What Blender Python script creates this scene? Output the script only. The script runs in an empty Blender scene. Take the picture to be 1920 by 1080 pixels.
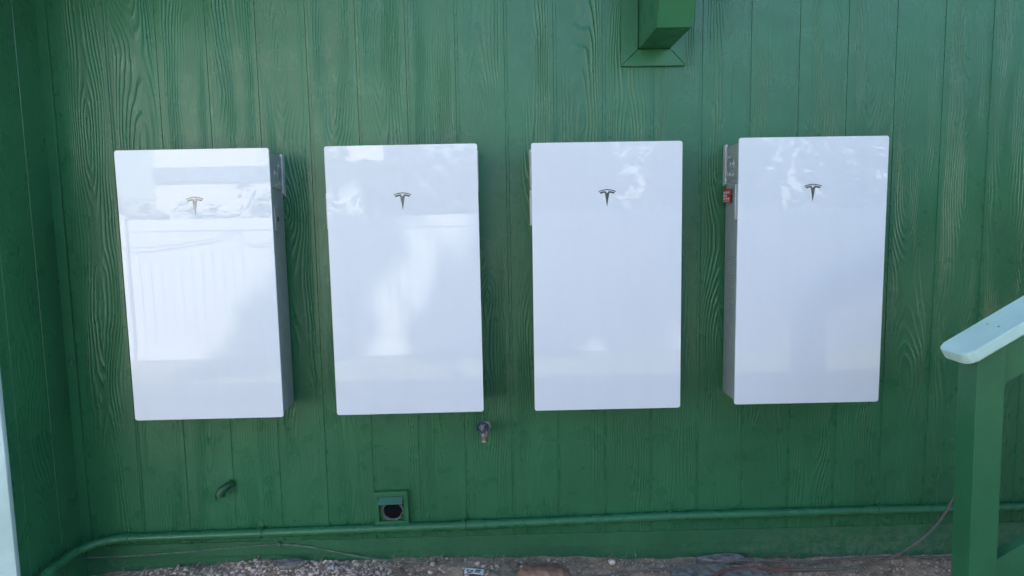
import bpy, bmesh, math, random
import numpy as np
from mathutils import Vector, Matrix

random.seed(7)
rng = np.random.default_rng(11)
sc = bpy.context.scene
C = sc.collection
R = math.radians

# ------------------------------------------------------------------ camera
cam_d = bpy.data.cameras.new('camera')
cam = bpy.data.objects.new('camera', cam_d)
C.objects.link(cam)
cam_d.sensor_width = 36.0
cam_d.lens = 36.0 * 1280 / 1920
cam_d.clip_start = 0.05
cam_d.clip_end = 500
fwd = Vector((0.01667888, 0.99421696, -0.10608698))
rgt = Vector((0.99965853, -0.01871597, -0.01823557))
upv = Vector((0.02011564, 0.10574661, 0.99418963))
m = Matrix((rgt, upv, -fwd)).transposed().to_4x4()
m.translation = Vector((0.0, -2.9826, 1.5))
cam.matrix_world = m
sc.camera = cam

# ------------------------------------------------------------------ light
SUN_EL, SUN_AZ = R(44.6), R(-12)            # azimuth measured from +Y towards +X
SUNV = Vector((math.sin(SUN_AZ) * math.cos(SUN_EL), math.cos(SUN_AZ) * math.cos(SUN_EL), math.sin(SUN_EL)))
w = bpy.data.worlds.new('World')
sc.world = w
w.use_nodes = True
nt = w.node_tree
sky = nt.nodes.new('ShaderNodeTexSky')
sky.sky_type = 'NISHITA'
sky.sun_disc = False
sky.sun_elevation = SUN_EL
sky.sun_rotation = SUN_AZ
sky.air_density = 1.0
sky.dust_density = 1.0
sky.ozone_density = 1.0
nt.links.new(sky.outputs[0], nt.nodes['Background'].inputs[0])
nt.nodes['Background'].inputs[1].default_value = 0.115
sd = bpy.data.lights.new('sun', 'SUN')
sd.energy = 5.0
sd.angle = R(0.53)
sd.color = (1.0, 0.95, 0.88)
so = bpy.data.objects.new('sun', sd)
C.objects.link(so)
so.rotation_euler = SUNV.to_track_quat('Z', 'Y').to_euler()
so.location = (0, 0, 12)
sc.view_settings.view_transform = 'Standard'
sc.view_settings.look = 'None'
sc.view_settings.gamma = 1.0
sc.view_settings.exposure = 2.13
sc.cycles.adaptive_threshold = 0.02
sc.cycles.max_bounces = 5
sc.cycles.diffuse_bounces = 3
sc.cycles.glossy_bounces = 3
sc.cycles.transmission_bounces = 0
sc.cycles.caustics_reflective = False
sc.cycles.caustics_refractive = False

# ------------------------------------------------------------------ object helpers
def tag(o, label=None, cat=None, group=None, kind=None):
    if label: o['label'] = label
    if cat: o['category'] = cat
    if group: o['group'] = group
    if kind: o['kind'] = kind
    return o

def empty(name, loc=(0, 0, 0), rot=(0, 0, 0)):
    o = bpy.data.objects.new(name, None)
    o.empty_display_size = 0.1
    C.objects.link(o)
    o.location = loc
    o.rotation_euler = rot
    return o

def link(name, me, parent=None, loc=None, rot=None):
    o = bpy.data.objects.new(name, me)
    C.objects.link(o)
    if parent: o.parent = parent
    if loc is not None: o.location = loc
    if rot is not None: o.rotation_euler = rot
    return o

def copy_tree(o, parent=None):
    c = o.copy()
    C.objects.link(c)
    c.parent = parent
    for ch in list(o.children):
        copy_tree(ch, c)
    return c

class MB:
    """collects shapes into one mesh"""
    def __init__(self):
        self.bm = bmesh.new()
        self.bev = False; self.round = False
    def _bev(self, vs, r, seg=2):
        if r <= 0: return
        self.bev = True
        es = list({e for v in vs for e in v.link_edges})
        bmesh.ops.bevel(self.bm, geom=es, offset=r, segments=seg, profile=0.5, affect='EDGES', clamp_overlap=True)
    def box(self, x0, x1, y0, y1, z0, z1, bev=0.0, seg=2, mat=None):
        vs = [self.bm.verts.new((x, y, z)) for x in (x0, x1) for y in (y0, y1) for z in (z0, z1)]
        F = [(0, 1, 3, 2), (4, 6, 7, 5), (0, 4, 5, 1), (2, 3, 7, 6), (0, 2, 6, 4), (1, 5, 7, 3)]
        for f in F: self.bm.faces.new([vs[i] for i in f])
        if mat is not None:
            for v in vs: v.co = mat @ v.co
        self._bev(vs, bev, seg)
        return self
    def prism(self, pts, a0, a1, axis='y', bev=0.0, seg=2, mat=None):
        """pts: outline in the two other axes; extruded along axis from a0 to a1"""
        def p3(p, a):
            if axis == 'y': return (p[0], a, p[1])
            if axis == 'x': return (a, p[0], p[1])
            return (p[0], p[1], a)
        A = [self.bm.verts.new(p3(p, a0)) for p in pts]
        B = [self.bm.verts.new(p3(p, a1)) for p in pts]
        n = len(pts)
        self.bm.faces.new(A); self.bm.faces.new(B[::-1])
        for i in range(n):
            self.bm.faces.new([A[i], B[i], B[(i + 1) % n], A[(i + 1) % n]])
        if mat is not None:
            for v in A + B: v.co = mat @ v.co
        if bev > 0:
            self.bev = True
            es = [e for vs in (A, B) for i in range(n) for e in [self.bm.edges.get((vs[i], vs[(i + 1) % n]))] if e]
            bmesh.ops.bevel(self.bm, geom=es, offset=bev, segments=seg, profile=0.5, affect='EDGES', clamp_overlap=True)
        return self
    def tube(self, path, r, n=12, cap=True):
        self.round = True
        P = [Vector(p) for p in path]
        rs = r if hasattr(r, '__len__') else [r] * len(P)
        t0 = (P[1] - P[0]).normalized()
        u = t0.orthogonal().normalized()
        rings = []
        for i, p in enumerate(P):
            if i == 0: t = P[1] - P[0]
            elif i == len(P) - 1: t = P[-1] - P[-2]
            else: t = P[i + 1] - P[i - 1]
            t.normalize()
            u = (u - t * u.dot(t)).normalized()
            v = t.cross(u)
            rings.append([self.bm.verts.new(p + (u * math.cos(a) + v * math.sin(a)) * rs[i]) for a in [2 * math.pi * k / n for k in range(n)]])
        for a, b in zip(rings, rings[1:]):
            for k in range(n):
                self.bm.faces.new([a[k], a[(k + 1) % n], b[(k + 1) % n], b[k]])
        if cap:
            self.bm.faces.new(rings[0][::-1]); self.bm.faces.new(rings[-1])
        return self
    def lathe(self, prof, n=20, mat=None):
        """prof: (radius, height) along local z"""
        self.round = True
        rings = []
        for r, h in prof:
            ring = [Vector((r * math.cos(2 * math.pi * k / n), r * math.sin(2 * math.pi * k / n), h)) for k in range(n)]
            if mat is not None: ring = [mat @ p for p in ring]
            rings.append([self.bm.verts.new(p) for p in ring])
        for a, b in zip(rings, rings[1:]):
            for k in range(n):
                self.bm.faces.new([a[k], a[(k + 1) % n], b[(k + 1) % n], b[k]])
        self.bm.faces.new(rings[0][::-1]); self.bm.faces.new(rings[-1])
        return self
    def torus(self, R0, r, n=20, k=8, mat=None):
        rings = []
        for i in range(n):
            a = 2 * math.pi * i / n
            ring = []
            for j in range(k):
                b = 2 * math.pi * j / k
                p = Vector(((R0 + r * math.cos(b)) * math.cos(a), (R0 + r * math.cos(b)) * math.sin(a), r * math.sin(b)))
                if mat is not None: p = mat @ p
                ring.append(self.bm.verts.new(p))
            rings.append(ring)
        for i in range(n):
            A, B = rings[i], rings[(i + 1) % n]
            for j in range(k):
                self.bm.faces.new([A[j], B[j], B[(j + 1) % k], A[(j + 1) % k]])
        return self
    def mesh(self, name, mat, smooth=True, angle=35, flat_big=False):
        bmesh.ops.recalc_face_normals(self.bm, faces=self.bm.faces[:])
        me = bpy.data.meshes.new(name)
        self.bm.to_mesh(me)
        self.bm.free()
        if mat: me.materials.append(mat)
        if smooth:
            me.polygons.foreach_set('use_smooth', [True] * len(me.polygons))
            try: me.set_sharp_from_angle(angle=R(angle))
            except Exception: pass
            if flat_big or (self.bev and not self.round):
                A = np.zeros(len(me.polygons)); me.polygons.foreach_get('area', A)
                me.polygons.foreach_set('use_smooth', A < 0.12 * A.max())
        return me
    def build(self, name, mat, parent=None, smooth=True, loc=None, rot=None, angle=35, flat_big=False):
        return link(name, self.mesh(name, mat, smooth, angle, flat_big), parent, loc, rot)

def pydata(name, verts, faces, mat, parent=None, smooth=False):
    me = bpy.data.meshes.new(name)
    me.from_pydata([tuple(v) for v in verts], [], [tuple(f) for f in faces])
    me.materials.append(mat)
    if smooth: me.polygons.foreach_set('use_smooth', [True] * len(me.polygons))
    return link(name, me, parent)

def rounded_rect(x0, x1, z0, z1, r, n=5):
    pts = []
    for cx, cz, a0 in ((x1 - r, z1 - r, 0), (x0 + r, z1 - r, 90), (x0 + r, z0 + r, 180), (x1 - r, z0 + r, 270)):
        for k in range(n + 1):
            a = R(a0 + 90 * k / n)
            pts.append((cx + r * math.cos(a), cz + r * math.sin(a)))
    return pts

# ------------------------------------------------------------------ material helpers
class NT:
    def __init__(self, name):
        self.m = bpy.data.materials.new(name)
        self.m.use_nodes = True
        self.t = self.m.node_tree
        self.b = self.t.nodes['Principled BSDF']
    def new(self, k, **kw):
        n = self.t.nodes.new(k)
        for a, v in kw.items(): setattr(n, a, v)
        return n
    def put(self, sock, v):
        if v is None: return
        if isinstance(v, bpy.types.NodeSocket): self.t.links.new(v, sock)
        else: sock.default_value = v
    def M(self, op, a, b=None, c=None, clamp=False):
        n = self.new('ShaderNodeMath', operation=op, use_clamp=clamp)
        self.put(n.inputs[0], a); self.put(n.inputs[1], b); self.put(n.inputs[2], c)
        return n.outputs[0]
    def xyz(self, x, y, z):
        n = self.new('ShaderNodeCombineXYZ')
        self.put(n.inputs[0], x); self.put(n.inputs[1], y); self.put(n.inputs[2], z)
        return n.outputs[0]
    def sep(self, v):
        n = self.new('ShaderNodeSeparateXYZ'); self.put(n.inputs[0], v)
        return n.outputs
    def noise(self, vec, scale=1.0, detail=2.0, rough=0.5, dist=0.0):
        n = self.new('ShaderNodeTexNoise')
        self.put(n.inputs['Vector'], vec); self.put(n.inputs['Scale'], scale)
        n.inputs['Detail'].default_value = detail; n.inputs['Roughness'].default_value = rough
        n.inputs['Distortion'].default_value = dist
        return n.outputs[0]
    def ss(self, v, lo, hi, a=0.0, b=1.0):
        n = self.new('ShaderNodeMapRange', interpolation_type='SMOOTHSTEP')
        self.put(n.inputs[0], v); self.put(n.inputs[1], lo); self.put(n.inputs[2], hi)
        self.put(n.inputs[3], a); self.put(n.inputs[4], b)
        return n.outputs[0]
    def mix(self, f, a, b):
        n = self.new('ShaderNodeMix', data_type='RGBA')
        self.put(n.inputs[0], f); self.put(n.inputs[6], a); self.put(n.inputs[7], b)
        return n.outputs[2]
    def obj(self):
        return self.new('ShaderNodeTexCoord').outputs['Object']
    def pos(self):
        return self.new('ShaderNodeNewGeometry').outputs['Position']
    def bump(self, h, dist=0.001, strength=1.0, normal=None):
        n = self.new('ShaderNodeBump')
        n.inputs['Strength'].default_value = strength
        n.inputs['Distance'].default_value = dist
        self.put(n.inputs['Height'], h)
        if normal is not None: self.put(n.inputs['Normal'], normal)
        return n.outputs[0]
    def set(self, **kw):
        for k, v in kw.items():
            self.put(self.b.inputs[k.replace('_', ' ')], v)
        return self

def col(r, g, b): return (r, g, b, 1.0)

def simple(name, c, rough=0.5, metal=0.0, var=0.12, scale=30.0, bump=0.0, bscale=120.0):
    n = NT(name)
    p = n.obj()
    f = n.noise(p, scale, 4.0, 0.6)
    c2 = tuple(x * (1 - var * 2) for x in c)
    c3 = tuple(min(1, x * (1 + var)) for x in c)
    n.set(Base_Color=n.mix(n.ss(f, 0.3, 0.7), col(*c2), col(*c3)), Metallic=metal)
    n.put(n.b.inputs['Roughness'], n.ss(n.noise(p, scale * 1.7, 3.0), 0.25, 0.75, rough * 0.85, min(1, rough * 1.2)))
    if bump > 0:
        n.put(n.b.inputs['Normal'], n.bump(n.noise(p, bscale, 3.0), bump))
    return n.m

GREEN = (0.027, 0.153, 0.066)

def wood_paint(name, base, grain=1.0, rough=0.30):
    """gloss green paint over embossed wood grain; board-local coordinates, x across, z along"""
    n = NT(name)
    o = n.obj()
    x, _, z = n.sep(o)
    rnd = n.new('ShaderNodeObjectInfo').outputs['Random']
    s = n.M('MULTIPLY', rnd, 311.0)
    def nz(ax, az, off, det=2.0):
        return n.M('SUBTRACT', n.noise(n.xyz(n.M('MULTIPLY', x, ax), n.M('ADD', s, off), n.M('MULTIPLY', z, az)), 1.0, det), 0.5)
    d = n.M('ABSOLUTE', n.M('ADD', n.M('MULTIPLY', nz(0.0, 1.0, 10.0, 1.0), 0.36), n.M('MULTIPLY', n.M('SUBTRACT', rnd, 0.45), 0.05)))
    xp = n.M('MULTIPLY', nz(0.0, 1.1, 31.0, 1.0), 0.12)
    dx = n.M('SUBTRACT', x, xp)
    # knots: islands round which the rings bend
    vor = n.new('ShaderNodeTexVoronoi', feature='F1')
    n.put(vor.inputs['Vector'], n.xyz(n.M('MULTIPLY', x, 7.0), n.M('MULTIPLY', s, 1.7), n.M('MULTIPLY', z, 1.5)))
    vor.inputs['Scale'].default_value = 1.0
    kd = n.M('MULTIPLY', vor.outputs['Distance'], 3.0)
    knot = n.M('POWER', 2.718, n.M('MULTIPLY', n.M('MULTIPLY', kd, kd), -1.0))
    rr = n.M('SQRT', n.M('ADD', n.M('MULTIPLY', dx, dx), n.M('MULTIPLY', d, d)))
    rr = n.M('ADD', rr, n.M('MULTIPLY', nz(9.0, 2.6, 50.0, 1.0), 0.026))
    rr = n.M('ADD', rr, n.M('MULTIPLY', nz(40.0, 14.0, 60.0, 1.0), 0.0055))
    rr = n.M('ADD', rr, n.M('MULTIPLY', knot, 0.024))
    ph = n.M('MULTIPLY', rr, 90.0)
    fr = n.M('FRACT', ph)
    ridge = n.M('POWER', n.M('MULTIPLY', n.ss(fr, 0.0, 0.62), n.ss(fr, 0.62, 1.0, 1.0, 0.0)), 1.8)
    amp = n.ss(nz(11.0, 1.3, 120.0, 1.0), -0.15, 0.16, 0.06, 1.0)
    edge = n.ss(n.M('ABSOLUTE', x), 0.070, 0.092, 1.0, 0.06)
    h = n.M('MULTIPLY', n.M('MULTIPLY', n.M('SUBTRACT', ridge, 0.34), amp), edge)
    fine = n.noise(n.xyz(n.M('MULTIPLY', x, 420.0), s, n.M('MULTIPLY', z, 60.0)), 1.0, 0.0)
    micro = n.noise(o, 260.0, 1.0)
    h = n.M('ADD', h, n.M('MULTIPLY', fine, 0.14))
    h = n.M('ADD', h, n.M('MULTIPLY', micro, 0.22))
    nrm = n.bump(h, 0.0021 * grain)
    wp = n.pos()
    wx, wy, wz = n.sep(wp)
    t = n.ss(n.noise(wp, 2.3, 2.0, 0.6), 0.3, 0.7)
    dk = tuple(c * 0.90 for c in base); lt = tuple(c * 1.08 for c in base)
    c0 = n.mix(t, col(*dk), col(*lt))
    # scuffs and dried splashes: pale flecks, denser low on the wall
    fl = n.noise(wp, 160.0, 2.0, 0.5)
    low = n.ss(wz, 0.05, 0.9, 0.0, 0.045)
    fleck = n.ss(fl, n.M('ADD', 0.735, low), n.M('ADD', 0.765, low))
    c1 = n.mix(n.M('MULTIPLY', fleck, 0.45), c0, col(0.22, 0.34, 0.26))
    n.set(Base_Color=c1, Normal=nrm)
    n.put(n.b.inputs['Roughness'], n.ss(n.noise(wp, 9.0, 2.0), 0.3, 0.7, rough * 0.85, rough * 1.2))
    n.b.inputs['Specular IOR Level'].default_value = 0.58
    return n.m

def smooth_paint(name, base, rough=0.34, bump=0.0004, dirt=0.0):
    n = NT(name)
    wp = n.pos()
    t = n.ss(n.noise(wp, 3.0, 5.0, 0.6), 0.3, 0.7)
    c0 = n.mix(t, col(*[c * 0.88 for c in base]), col(*[min(1, c * 1.1) for c in base]))
    fl = n.ss(n.noise(wp, 140.0, 3.0, 0.6), 0.70, 0.74)
    c0 = n.mix(n.M('MULTIPLY', fl, 0.5), c0, col(0.25, 0.36, 0.28))
    if dirt > 0:
        wx, wy, wz = n.sep(wp)
        side = n.ss(wx, 0.7, 1.5, 0.15, 1.0)
        low = n.ss(wz, -0.10, 0.10, 1.0, 0.25)
        sp = n.ss(n.noise(n.xyz(n.M('MULTIPLY', wx, 26.0), 0.0, n.M('MULTIPLY', wz, 26.0)), 1.0, 9.0, 0.75), 0.42, 0.60)
        c0 = n.mix(n.M('MULTIPLY', n.M('MULTIPLY', side, low), n.M('MULTIPLY', sp, dirt)), c0, col(0.26, 0.28, 0.25))
    h = n.M('ADD', n.noise(wp, 60.0, 4.0, 0.6), n.M('MULTIPLY', n.noise(wp, 9.0, 2.0), 1.5))
    n.set(Base_Color=c0, Normal=n.bump(h, bump))
    n.put(n.b.inputs['Roughness'], n.ss(n.noise(wp, 14.0, 4.0), 0.3, 0.7, rough * 0.8, rough * 1.25))
    return n.m

M = {}
M['board'] = wood_paint('embossed green board paint', GREEN, 1.0)
M['board_plain'] = wood_paint('faintly embossed green board paint', GREEN, 0.35)
M['trim'] = smooth_paint('green trim paint', GREEN, 0.36, 0.0008)
M['pipe'] = smooth_paint('green conduit paint', tuple(c * 1.05 for c in GREEN), 0.30, 0.0002)
M['flap'] = smooth_paint('vent flap with sky sheen', (0.055, 0.18, 0.125), 0.35, 0.0003)  # lighter, bluer green: sky reflection put into the flap colour
M['elbow'] = smooth_paint('shade-darkened green plastic', tuple(c * 0.55 for c in GREEN), 0.28, 0.0006)  # dark green, deepened further: the elbow's shade is in the colour
M['skirt'] = smooth_paint('green masonry paint', tuple(c * 0.92 for c in GREEN), 0.5, 0.0035, 0.34)
M['backing'] = smooth_paint('green groove paint', GREEN, 0.30, 0.0005)
M['backing'].node_tree.nodes['Principled BSDF'].inputs['Specular IOR Level'].default_value = 0.58
M['blue'] = smooth_paint('pale blue paint', (0.53, 0.70, 0.70), 0.42, 0.0012)
M['aqua'] = smooth_paint('pale aqua rail paint', (0.57, 0.78, 0.71), 0.42, 0.0008)
M['roof'] = simple('roof shingle', (0.07, 0.065, 0.06), 0.9, 0, 0.3, 12, 0.004, 40)
M['soffit'] = simple('soffit paint', (0.55, 0.55, 0.50), 0.6, 0, 0.05, 5)

n = NT('white back-painted glass')
p = n.obj()
n.set(Base_Color=col(0.80, 0.803, 0.848), Roughness=0.035, IOR=1.52)
dust = n.ss(n.noise(p, 6.0, 6.0, 0.7), 0.45, 0.8, 0.0, 0.10)
rx, ry, rz = n.sep(n.pos())
film = n.ss(n.noise(n.xyz(n.M('MULTIPLY', rx, 14.0), 0.0, n.M('MULTIPLY', rz, 1.6)), 1.0, 5.0, 0.65), 0.42, 0.75, 0.0, 0.10)
spots = n.ss(n.noise(n.pos(), 120.0, 2.0, 0.5), 0.70, 0.74, 0.0, 0.30)
n.set(Base_Color=n.mix(n.M('MAXIMUM', film, spots), col(0.80, 0.803, 0.866), col(0.66, 0.66, 0.67)))
n.put(n.b.inputs['Roughness'], n.M('ADD', 0.004, n.M('MULTIPLY', dust, 0.12)))
n.put(n.b.inputs['Normal'], n.bump(n.noise(p, 2.3, 1.0), 0.00022))
M['glass'] = n.m
M['glass_edge'] = simple('white glass rim', (0.82, 0.83, 0.84), 0.22, 0, 0.01)
M['casing'] = simple('gunmetal casing', (0.38, 0.415, 0.42), 0.42, 0.2, 0.04, 25)
M['flange'] = simple('pale grey flange', (0.58, 0.58, 0.61), 0.40, 0.15, 0.03, 25)
M['plate'] = simple('light grey switch plate', (0.42, 0.45, 0.46), 0.35, 0.4, 0.03, 25)
M['logo'] = simple('dark chrome emblem', (0.17, 0.17, 0.175), 0.22, 0.85, 0.02, 40)
M['red'] = simple('red warning tag', (0.55, 0.045, 0.05), 0.5, 0, 0.06, 60)
M['white_print'] = simple('white print', (0.72, 0.60, 0.60), 0.6, 0, 0.02, 60)
M['grey_print'] = simple('grey print', (0.26, 0.28, 0.28), 0.6, 0, 0.02, 60)
M['dark'] = simple('dark recess', (0.02, 0.022, 0.024), 0.7, 0, 0.1, 30)
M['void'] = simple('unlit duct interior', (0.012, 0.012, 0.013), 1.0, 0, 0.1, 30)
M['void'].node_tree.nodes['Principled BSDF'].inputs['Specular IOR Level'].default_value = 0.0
M['wire'] = simple('thin steel wire', (0.55, 0.53, 0.50), 0.4, 0.6, 0.05, 60)
M['brass'] = simple('weathered brass', (0.31, 0.27, 0.25), 0.5, 0.6, 0.3, 90, 0.0008, 200)
M['bluemetal'] = simple('blue handle enamel', (0.035, 0.05, 0.13), 0.45, 0.3, 0.45, 160)
M['steel'] = simple('worn steel', (0.45, 0.45, 0.44), 0.4, 0.8, 0.2, 120)
M['lint'] = simple('grey lint', (0.19, 0.235, 0.215), 0.95, 0, 0.4, 160, 0.004, 300)
M['cord'] = simple('grey-brown cord', (0.15, 0.138, 0.122), 0.6, 0, 0.15, 40)
M['redcord'] = simple('dull red cord', (0.24, 0.075, 0.065), 0.5, 0, 0.15, 40)
M['tape'] = simple('clear green cord', (0.15, 0.22, 0.17), 0.5, 0, 0.2, 40)
M['vinyl'] = simple('white vinyl', (0.80, 0.80, 0.79), 0.4, 0, 0.01, 3)
M['stucco'] = simple('cream house wall', (0.80, 0.76, 0.73), 0.8, 0, 0.03, 3)
M['bandpaint'] = simple('blue grey shade band', (0.16, 0.20, 0.24), 0.6, 0, 0.05, 3)
M['glassdark'] = simple('dark window', (0.03, 0.04, 0.05), 0.1, 0, 0.05, 3)
M['leaf'] = simple('bush leaf', (0.055, 0.105, 0.03), 0.42, 0, 0.35, 2.5)
M['palm'] = simple('palm leaflet', (0.075, 0.13, 0.035), 0.38, 0, 0.3, 2.5)
M['bark'] = simple('bark', (0.16, 0.12, 0.09), 0.9, 0, 0.3, 14, 0.01, 20)
M['grass'] = simple('grass blade', (0.30, 0.32, 0.16), 0.5, 0, 0.35, 1.2)
M['straw'] = simple('dry straw', (0.42, 0.34, 0.24), 0.8, 0, 0.4, 40)
M['litter'] = simple('pale litter', (0.62, 0.64, 0.66), 0.45, 0, 0.2, 120)
M['slab'] = simple('grey flat stone', (0.26, 0.235, 0.21), 0.9, 0, 0.3, 26, 0.004, 70)
M['rock'] = simple('brown rock', (0.34, 0.19, 0.13), 0.9, 0, 0.25, 26, 0.005, 60)

n = NT('pale gravel')
rnd = n.new('ShaderNodeObjectInfo').outputs['Random']
pp = n.pos()
t = n.noise(pp, 55.0, 1.0)
c = n.mix(n.ss(n.M('ADD', t, n.M('MULTIPLY', n.M('SUBTRACT', rnd, 0.5), 0.5)), 0.28, 0.72), col(0.36, 0.25, 0.20), col(0.78, 0.62, 0.53))
c = n.mix(n.ss(n.noise(pp, 300.0, 3.0), 0.55, 0.75), c, col(0.14, 0.10, 0.08))
n.set(Base_Color=c, Roughness=0.9, Normal=n.bump(n.noise(pp, 350.0, 3.0), 0.0006))
M['gravel'] = n.m

n = NT('ground soil and lawn')
pp = n.pos()
gx, gy, gz_ = n.sep(pp)
f1 = n.ss(n.noise(pp, 22.0, 8.0, 0.7), 0.32, 0.68)
soil = n.mix(f1, col(0.27, 0.165, 0.110), col(0.62, 0.44, 0.315))
soil = n.mix(n.ss(n.noise(pp, 160.0, 4.0, 0.7), 0.56, 0.72), soil, col(0.55, 0.46, 0.39))
lawn = n.mix(n.ss(n.noise(pp, 60.0, 6.0, 0.75), 0.35, 0.65), col(0.12, 0.14, 0.06), col(0.36, 0.36, 0.20))
edge = n.M('ADD', gy, n.M('MULTIPLY', n.M('SUBTRACT', n.noise(pp, 2.0, 3.0), 0.5), 0.9))
isl = n.ss(edge, -1.9, -1.3, 1.0, 0.0)
n.set(Base_Color=n.mix(isl, soil, lawn), Roughness=0.95,
      Normal=n.bump(n.M('ADD', n.noise(pp, 45.0, 8.0, 0.75), n.M('MULTIPLY', n.noise(pp, 190.0, 4.0, 0.7), 0.4)), 0.006))
M['ground'] = n.m

# ------------------------------------------------------------------ ground
GX = [-6.0, -1.95, -1.57, -1.14, -0.6, 0.125, 0.86, 1.11, 2.06, 6.0]
GZ = [-0.10, -0.098, -0.072, -0.052, -0.052, -0.070, -0.086, -0.108, -0.100, -0.12]
def gz(x, y):
    base = float(np.interp(x, GX, GZ))
    t = min(1.0, max(0.0, (-y) / 4.0))
    z = base * (1 - t) + (-0.17) * t
    if y > -1.3 and abs(x) < 4:
        z += 0.010 * math.sin(7.1 * x + 1.3 * math.sin(9 * y)) * math.sin(11 * y + 2 * x) + 0.005 * math.sin(31 * x + 17 * y) * math.sin(27 * y - 8 * x)
    return z

xs = sorted(set([-90, -50, -25, -14, -9, -6, -4.5, -3.2, -2.6] + list(np.round(np.arange(-2.1, 2.71, 0.03), 3)) + [3.2, 4, 5.5, 8, 14, 25, 50, 90]))
ys = sorted(set([-120, -60, -30, -16, -10, -7, -5.6, -4.5, -3.5, -2.8, -2.2, -1.8, -1.5, -1.2] + list(np.round(np.arange(-1.0, 0.061, 0.03), 3)) + [0.5, 2, 5, 10, 30, 80]))
V, F = [], []
for y in ys:
    for x in xs: V.append((x, y, gz(x, y) if -2.2 < x < 2.8 else gz(x, min(y, -1.31))))
nx = len(xs)
for j in range(len(ys) - 1):
    for i in range(nx - 1):
        a = j * nx + i
        F.append((a, a + 1, a + nx + 1, a + nx))
g = pydata('ground', V, F, M['ground'], smooth=True)
tag(g, 'bare soil at the wall running out into lawn', None, None, 'structure')

# ------------------------------------------------------------------ the house
HZ = 3.3          # eave height
house = tag(empty('house', (0, 0, 0)), 'dark green house wall of embossed vertical boards behind the white cabinets', 'house')
PITCH, G0 = 0.2086, -1.628
wall = MB().box(-1.93, 8.0, 0.0033, 0.16, 0.052, HZ).build('wall', M['backing'], house, smooth=False)

def board_mesh(name, w, z0, z1, mat='board'):
    """board cross-section with a steep edge on one side and an eased one on the other"""
    h = w / 2
    prof = [(-h, 0.010), (-h, 0.0034), (-h + 0.0016, 0.0002), (-h + 0.0020, 0.0), (h - 0.0020, 0.0), (h - 0.0016, 0.0002), (h, 0.0034), (h, 0.010)]
    return MB().prism(prof, z0, z1, axis='z').mesh(name, M[mat], smooth=False)
GAP = 0.0105
bm_full = board_mesh('siding_board', PITCH - GAP, 0.049, HZ)
for k in range(0, 36):
    xc = G0 + PITCH * (k + 0.5)
    if xc > 7.4: break
    link('siding_board', bm_full, wall, (xc, 0, 0))
# board between the corner strip and the wide joint
wfirst = 0.205
link('siding_board', board_mesh('siding_board', wfirst, 0.049, HZ), wall, (G0 - 0.008 - wfirst / 2, 0, 0))
# half-round cover bead on the wide panel joint
MB().tube([(G0 - 0.0035, 0.0045, 0.05), (G0 - 0.0035, 0.0045, HZ)], 0.0062, 10).build('joint_bead', M['trim'], wall)
# painted-over nail heads near the board edges
nh_m = MB().lathe([(0.0, 0.0), (0.0042, 0.0), (0.0036, 0.0010), (0.0, 0.0015)], 10).mesh('nail_head', M['trim'])
for k in range(0, 20):
    for j in range(5):
        if random.random() < 0.55:
            link('nail_head', nh_m, wall, (G0 + PITCH * k + random.choice((-0.014, 0.013)), 0.0002, 0.16 + 0.52 * j + random.uniform(-0.03, 0.03)), (R(90), 0, 0))
# inside corner strip
MB().box(-1.9085, -1.866, -0.012, 0.002, 0.03, HZ, 0.0012).build('corner_strip', M['trim'], house)

# foundation below the boards
fo = MB()
fo.box(-1.95, 8.0, 0.010, 0.20, -0.5, 0.0515, 0.0)
fo.build('foundation', M['skirt'], house, smooth=False)
MB().box(-1.90, 8.0, 0.0015, 0.012, -0.02, 0.046, 0.003).build('sill_strip', M['skirt'], house)

# side wall returning towards the viewer
swall = MB().box(-2.06, -1.9088, -0.409, 0.16, 0.0, HZ).build('side_wall', M['backing'], house, smooth=False)
sb = board_mesh('siding_board', 0.190, -0.2, HZ, 'board_plain')
for yc in (-0.0535, -0.248):
    link('siding_board', sb, swall, (-1.906, yc, 0), (0, 0, R(90)))
link('siding_board', board_mesh('siding_board', 0.055, -0.2, HZ, 'board_plain'), swall, (-1.906, -0.3735, 0), (0, 0, R(90)))
MB().box(-2.20, -1.898, -0.432, -0.410, -0.3, HZ, 0.003).build('corner_board', M['blue'], house)
# the rest of the shell, out of view: wing front, ends, rear, roof
MB().box(-7.0, -2.062, -0.405, -0.30, -0.3, HZ).build('wing_wall', M['backing'], house, smooth=False)
MB().box(-7.0, -6.85, -0.298, 7.0, -0.3, HZ).build('end_wall', M['backing'], house, smooth=False)
MB().box(8.002, 8.15, 0.001, 7.0, -0.3, HZ).build('end_wall', M['backing'], house, smooth=False)
MB().box(-6.848, 8.0, 6.85, 7.0, -0.3, HZ).build('rear_wall', M['backing'], house, smooth=False)
MB().prism([(-0.72, HZ + 0.02), (-0.72, HZ + 0.20), (3.4, HZ + 1.75), (7.6, HZ + 0.20), (7.6, HZ + 0.02)], -7.5, 8.6, axis='x').build('roof', M['roof'], house, smooth=False)

# low eave of the wing, unseen, added to shade the inside corner
MB().prism([(-1.35, 2.62), (-1.35, 2.78), (-0.10, 3.10), (-0.10, 2.94)], -7.5, -1.45, axis='x').build('added_wing_eave', M['roof'], house, smooth=False)

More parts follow.
